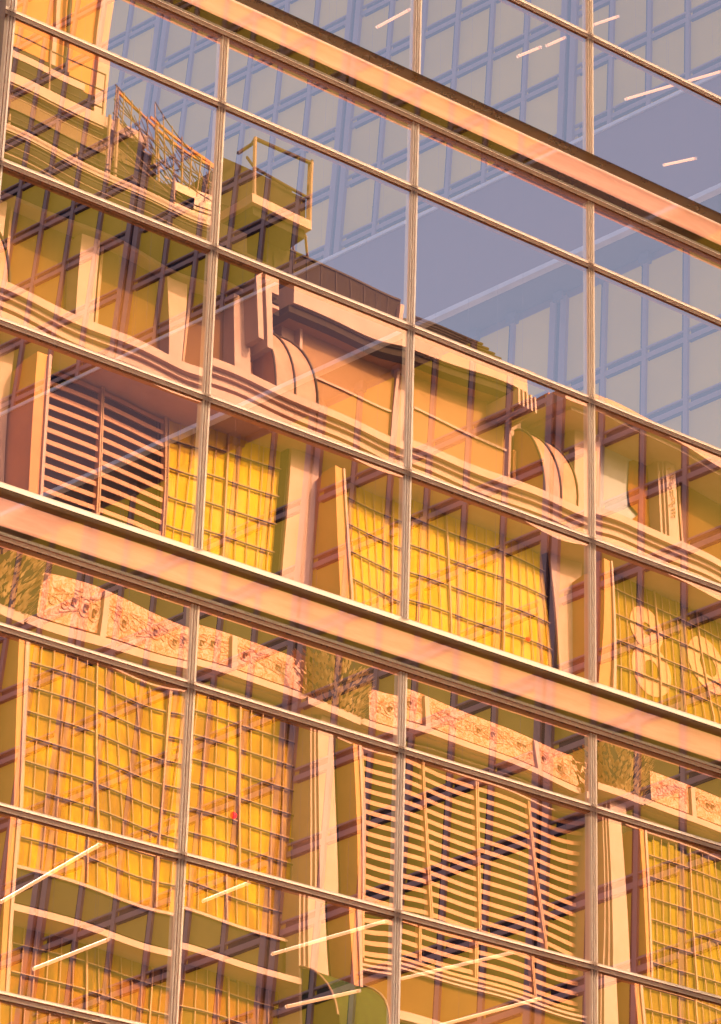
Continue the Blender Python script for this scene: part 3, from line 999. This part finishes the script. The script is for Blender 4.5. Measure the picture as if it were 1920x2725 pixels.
S(m, 'roof_mass', M_roof)
for zz, yy, rr, mm in ((26.99, 21.4, .018, M_rail), (27.07, 21.5, .012, M_rail_dark), (27.16, 21.5, .010, M_rail), (27.30, 21.5, .016, M_rail_dark), (27.38, 22.2, .012, M_rail), (27.60, 22.3, .016, M_rail_dark), (28.06, 23.0, .012, M_rail), (28.16, 23.0, .012, M_rail_dark), (28.27, 23.1, .016, M_rail)):
    m = MB(); m.tube([(fx(18.0, yy), -yy, fz(zz, yy)), (fx(23.4 if zz > 28 else 25.6, yy), -yy, fz(zz, yy))], rr, 5)
    S(m, 'roof_conduit', mm)
# orange stair tower
m = MB(); sb(m, 16.0, 23.20, 26.0, 33.5, 27.0, 31.0)
tw = S(m, 'stair_tower', M_orange)
m = MB(); sb(m, 23.20, 23.42, 26.0, 33.5, 26.9, 31.0); sb(m, 22.36, 22.44, 26.0, 33.5, 26.9, 26.995)
S(m, 'tower_quoin', M_cream, tw)
m = MB()
m.tube([(fx(22.60, 26.9), -26.85, fz(28.3, 26.9)), (fx(22.60, 26.9), -26.85, fz(33, 26.9))], 0.045, 8)
S(m, 'drain_pipe', M_rail_dark, tw)
m = MB()
sb(m, 21.5, 21.56, 28.6, 30, 26.92, 26.995)
S(m, 'tower_strip', M_jamb, tw)

# ---- terrace railings, stair and maintenance platform (things on the roof)
def V(x, z, y):
    return (fx(x, y), -y, fz(z, y))
rl = thing('terrace_railing', 'thin steel railing on the roof terrace before the orange tower, at upper left', 'railing', V(22.4, 28.24, 23.5))
def rl_build(mb, name, m_, th):
    me_o = mb.build(name, m_, None, th.location)
    me_o.parent = th
    me_o.matrix_parent_inverse = Matrix.Translation([-v for v in th.location])
    return me_o
m = MB()
for z in (29.21, 28.92, 28.62):
    m.tube([V(20.5, z, 23.5), V(23.36, z, 23.5)], 0.014, 5)
rl_build(m, 'handrail', M_rail_dark, rl)
for x in (20.9, 22.33, 23.36):
    m = MB(); m.tube([V(x, 28.24, 23.5), V(x, 29.21, 23.5)], 0.018, 5)
    rl_build(m, 'railing_post', M_rail, rl)
rl2 = thing('guard_railing', 'dark guard rails stretching along the roof edge below the terrace', 'railing', V(23, 27.3, 22.6))
m = MB()
for z in (27.70, 27.20):
    m.tube([V(20.5, z, 22.6), V(25.9, z - 0.02, 22.6)], 0.012, 5)
rl_build(m, 'handrail', M_rail_dark, rl2)
for x in (21.6, 22.9, 23.55, 24.75):
    m = MB(); m.tube([V(x, 26.95, 22.6), V(x, 28.0 if x > 23 else 27.72, 22.6)], 0.02, 5)
    rl_build(m, 'railing_post', M_rail, rl2)
for y in (0,):
    m = MB()
    for x in (23.50, 23.66):
        m.tube([V(x, 27.4, 23.0), V(x, 28.55, 23.0)], 0.03, 6)
    rl_build(m, 'vent_pipe', M_rail, rl2)
st = thing('roof_stair', 'tangled curved steel stair and lattice railings on the roof beside the second mullion', 'stair', V(24.6, 27.2, 23.4))
def curve(x0, z0, x1, z1, sag, y0, y1, n=10):
    return [V(x0 + (x1 - x0) * i / n, z0 + (z1 - z0) * i / n - sag * math.sin(math.pi * i / n), y0 + (y1 - y0) * i / n) for i in range(n + 1)]
m = MB()
for off in (0.0, -0.26, -0.5):
    m.tube(curve(23.55, 29.12 + off, 25.55, 28.35 + off, 0.10, 23.2, 23.2), 0.011, 5)
    m.tube(curve(24.40, 29.18 + off, 25.75, 28.25 + off, 0.12, 24.0, 24.0), 0.011, 5)
    m.tube(curve(23.60, 28.95 + off, 25.45, 27.55 + off, 0.05, 23.6, 23.6), 0.011, 5)
rl_build(m, 'handrail', M_rail_dark, st)
m = MB()
m.tube(curve(23.6, 29.02, 25.6, 28.42, 0.06, 24.4, 24.4), 0.03, 5)
m.tube(curve(24.3, 28.86, 25.85, 28.30, -0.05, 24.4, 24.4), 0.03, 5)
rl_build(m, 'stringer', M_orange, st)
m = MB()
rg = random.Random(9)
for i in range(13):
    x = 23.58 + i * 0.165
    z = 29.12 - (x - 23.55) * 0.385
    m.tube([V(x, z, 23.2), V(x, z - 0.62, 23.2)], 0.011, 4)
for i in range(9):
    x = 24.40 + i * 0.165
    z = 29.14 - (x - 24.4) * 0.68
    m.tube([V(x, z, 24.0), V(x, z - 0.85, 24.0)], 0.011, 4)
rl_build(m, 'baluster', M_rail, st)
m = MB()
for i in range(60):
    x, z = rg.uniform(23.6, 25.5), rg.uniform(27.4, 28.3)
    m.tube(curve(x, z, x + rg.uniform(.25, .6), z + rg.uniform(-.5, .3), rg.uniform(-.1, .1), 23.3, 23.5, 5), 0.010, 4)
rl_build(m, 'lattice_bar', M_rail_dark, st)
m = MB()
for i in range(16):
    x = 23.62 + i * 0.115
    z = 29.0 - (x - 23.6) * 0.34 - rg.uniform(0, .15)
    m.tube(curve(x, z, x + rg.uniform(.35, .95), z - rg.uniform(.7, 1.15), rg.uniform(-.12, .22), 23.1, 23.6, 8), 0.010, 4)
for i in range(5):
    m.tube(curve(23.6, 28.75 - i * .22, 25.7, 28.1 - i * .24, rg.uniform(-.1, .18), 23.05, 23.3, 12), 0.011, 4)
rl_build(m, 'bent_bar', M_rail, st)
m = MB()
for i in range(9):
    x = 23.75 + i * 0.2
    z = 28.45 - i * 0.13
    m.hexa([V(x, z, 24.0), V(x + .22, z - .02, 24.0), V(x + .22, z - .02, 23.4), V(x, z, 23.4), V(x, z + .03, 24.0), V(x + .22, z + .01, 24.0), V(x + .22, z + .01, 23.4), V(x, z + .03, 23.4)])
rl_build(m, 'stair_tread', M_cream, st)
m = MB()
for x in (23.62, 24.44, 24.9, 25.5):
    m.tube([V(x, 27.1, 23.25), V(x, 29.1 - (x - 23.6) * .38, 23.25)], 0.022, 5)
rl_build(m, 'stair_post', M_rail, st)
sh = MB(); sb(sh, 24.75, 25.7, 27.2, 27.95, 23.2, 24.2)
S(sh, 'brick_parapet', mat('pale_brickwork', (0.60, 0.38, 0.24), (0.46, 0.26, 0.15), 20, 0.85, stretch=(1, 1, 4)))
sh = MB(); sb(sh, 25.6, 27.15, 27.0, 28.55, 23.2, 24.6)
S(sh, 'lift_house', M_roof)
pf = thing('maintenance_platform', 'railed steel maintenance platform jutting from the roof against the grey sky', 'platform', V(26.95, 27.9, 22.4))
m = MB()
y0, y1 = 22.0, 23.3
top = [V(26.36, 29.18, y0), V(27.54, 29.18, y0), V(27.54, 29.22, y1), V(26.30, 29.05, y1), V(26.0, 28.75, y1)]
m.tube([top[4], top[3], top[0], top[1], top[2]], 0.035, 6)
midr = [V(26.36, 28.62, y0), V(27.54, 28.52, y0), V(27.54, 28.80, y1)]
m.tube([V(26.2, 28.75, y1)] + midr, 0.028, 6)
rl_build(m, 'handrail', M_rail_dark, pf)
for x, y in ((26.36, y0), (27.54, y0), (27.5, y1)):
    m = MB()
    m.tube([V(x, 28.0, y), V(x, 29.2, y)], 0.036, 6)
    rl_build(m, 'railing_post', M_rail, pf)
m = MB(); sb(m, 26.32, 27.58, 27.92, 28.14, 21.9, 23.0)
fl = MB(); fl.box(fx(26.32, 21.9), fx(27.58, 21.9), -23.4, -21.9, fz(27.97, 21.9), fz(28.13, 21.9))
rl_build(fl, 'deck', M_cream, pf)
fl = MB(); fl.box(fx(26.4, 21.9), fx(27.5, 21.9), -23.3, -22.0, fz(27.97, 21.9) - 0.16, fz(27.97, 21.9) - 0.002)
rl_build(fl, 'deck_frame', M_dark, pf)
for xx in (26.45, 26.8, 27.15, 27.45):
    fl = MB(); fl.tube([V(xx, 27.82, 22.05), V(xx + .1, 27.05, 23.2)], 0.025, 5)
    rl_build(fl, 'deck_brace', M_rail, pf)
fl = MB(); fl.box(fx(26.45, 22.0), fx(27.5, 22.0), -22.15, -22.08, fz(28.16, 22.0), fz(28.55, 22.0))
rl_build(fl, 'toe_panel', M_roof, pf)
fl = MB()
fl.box(fx(26.7, 22.6), fx(27.0, 22.6), -22.9, -22.5, fz(26.9, 22.6), fz(27.97, 21.9) - 0.3)
rl_build(fl, 'support_leg', M_roof, pf)
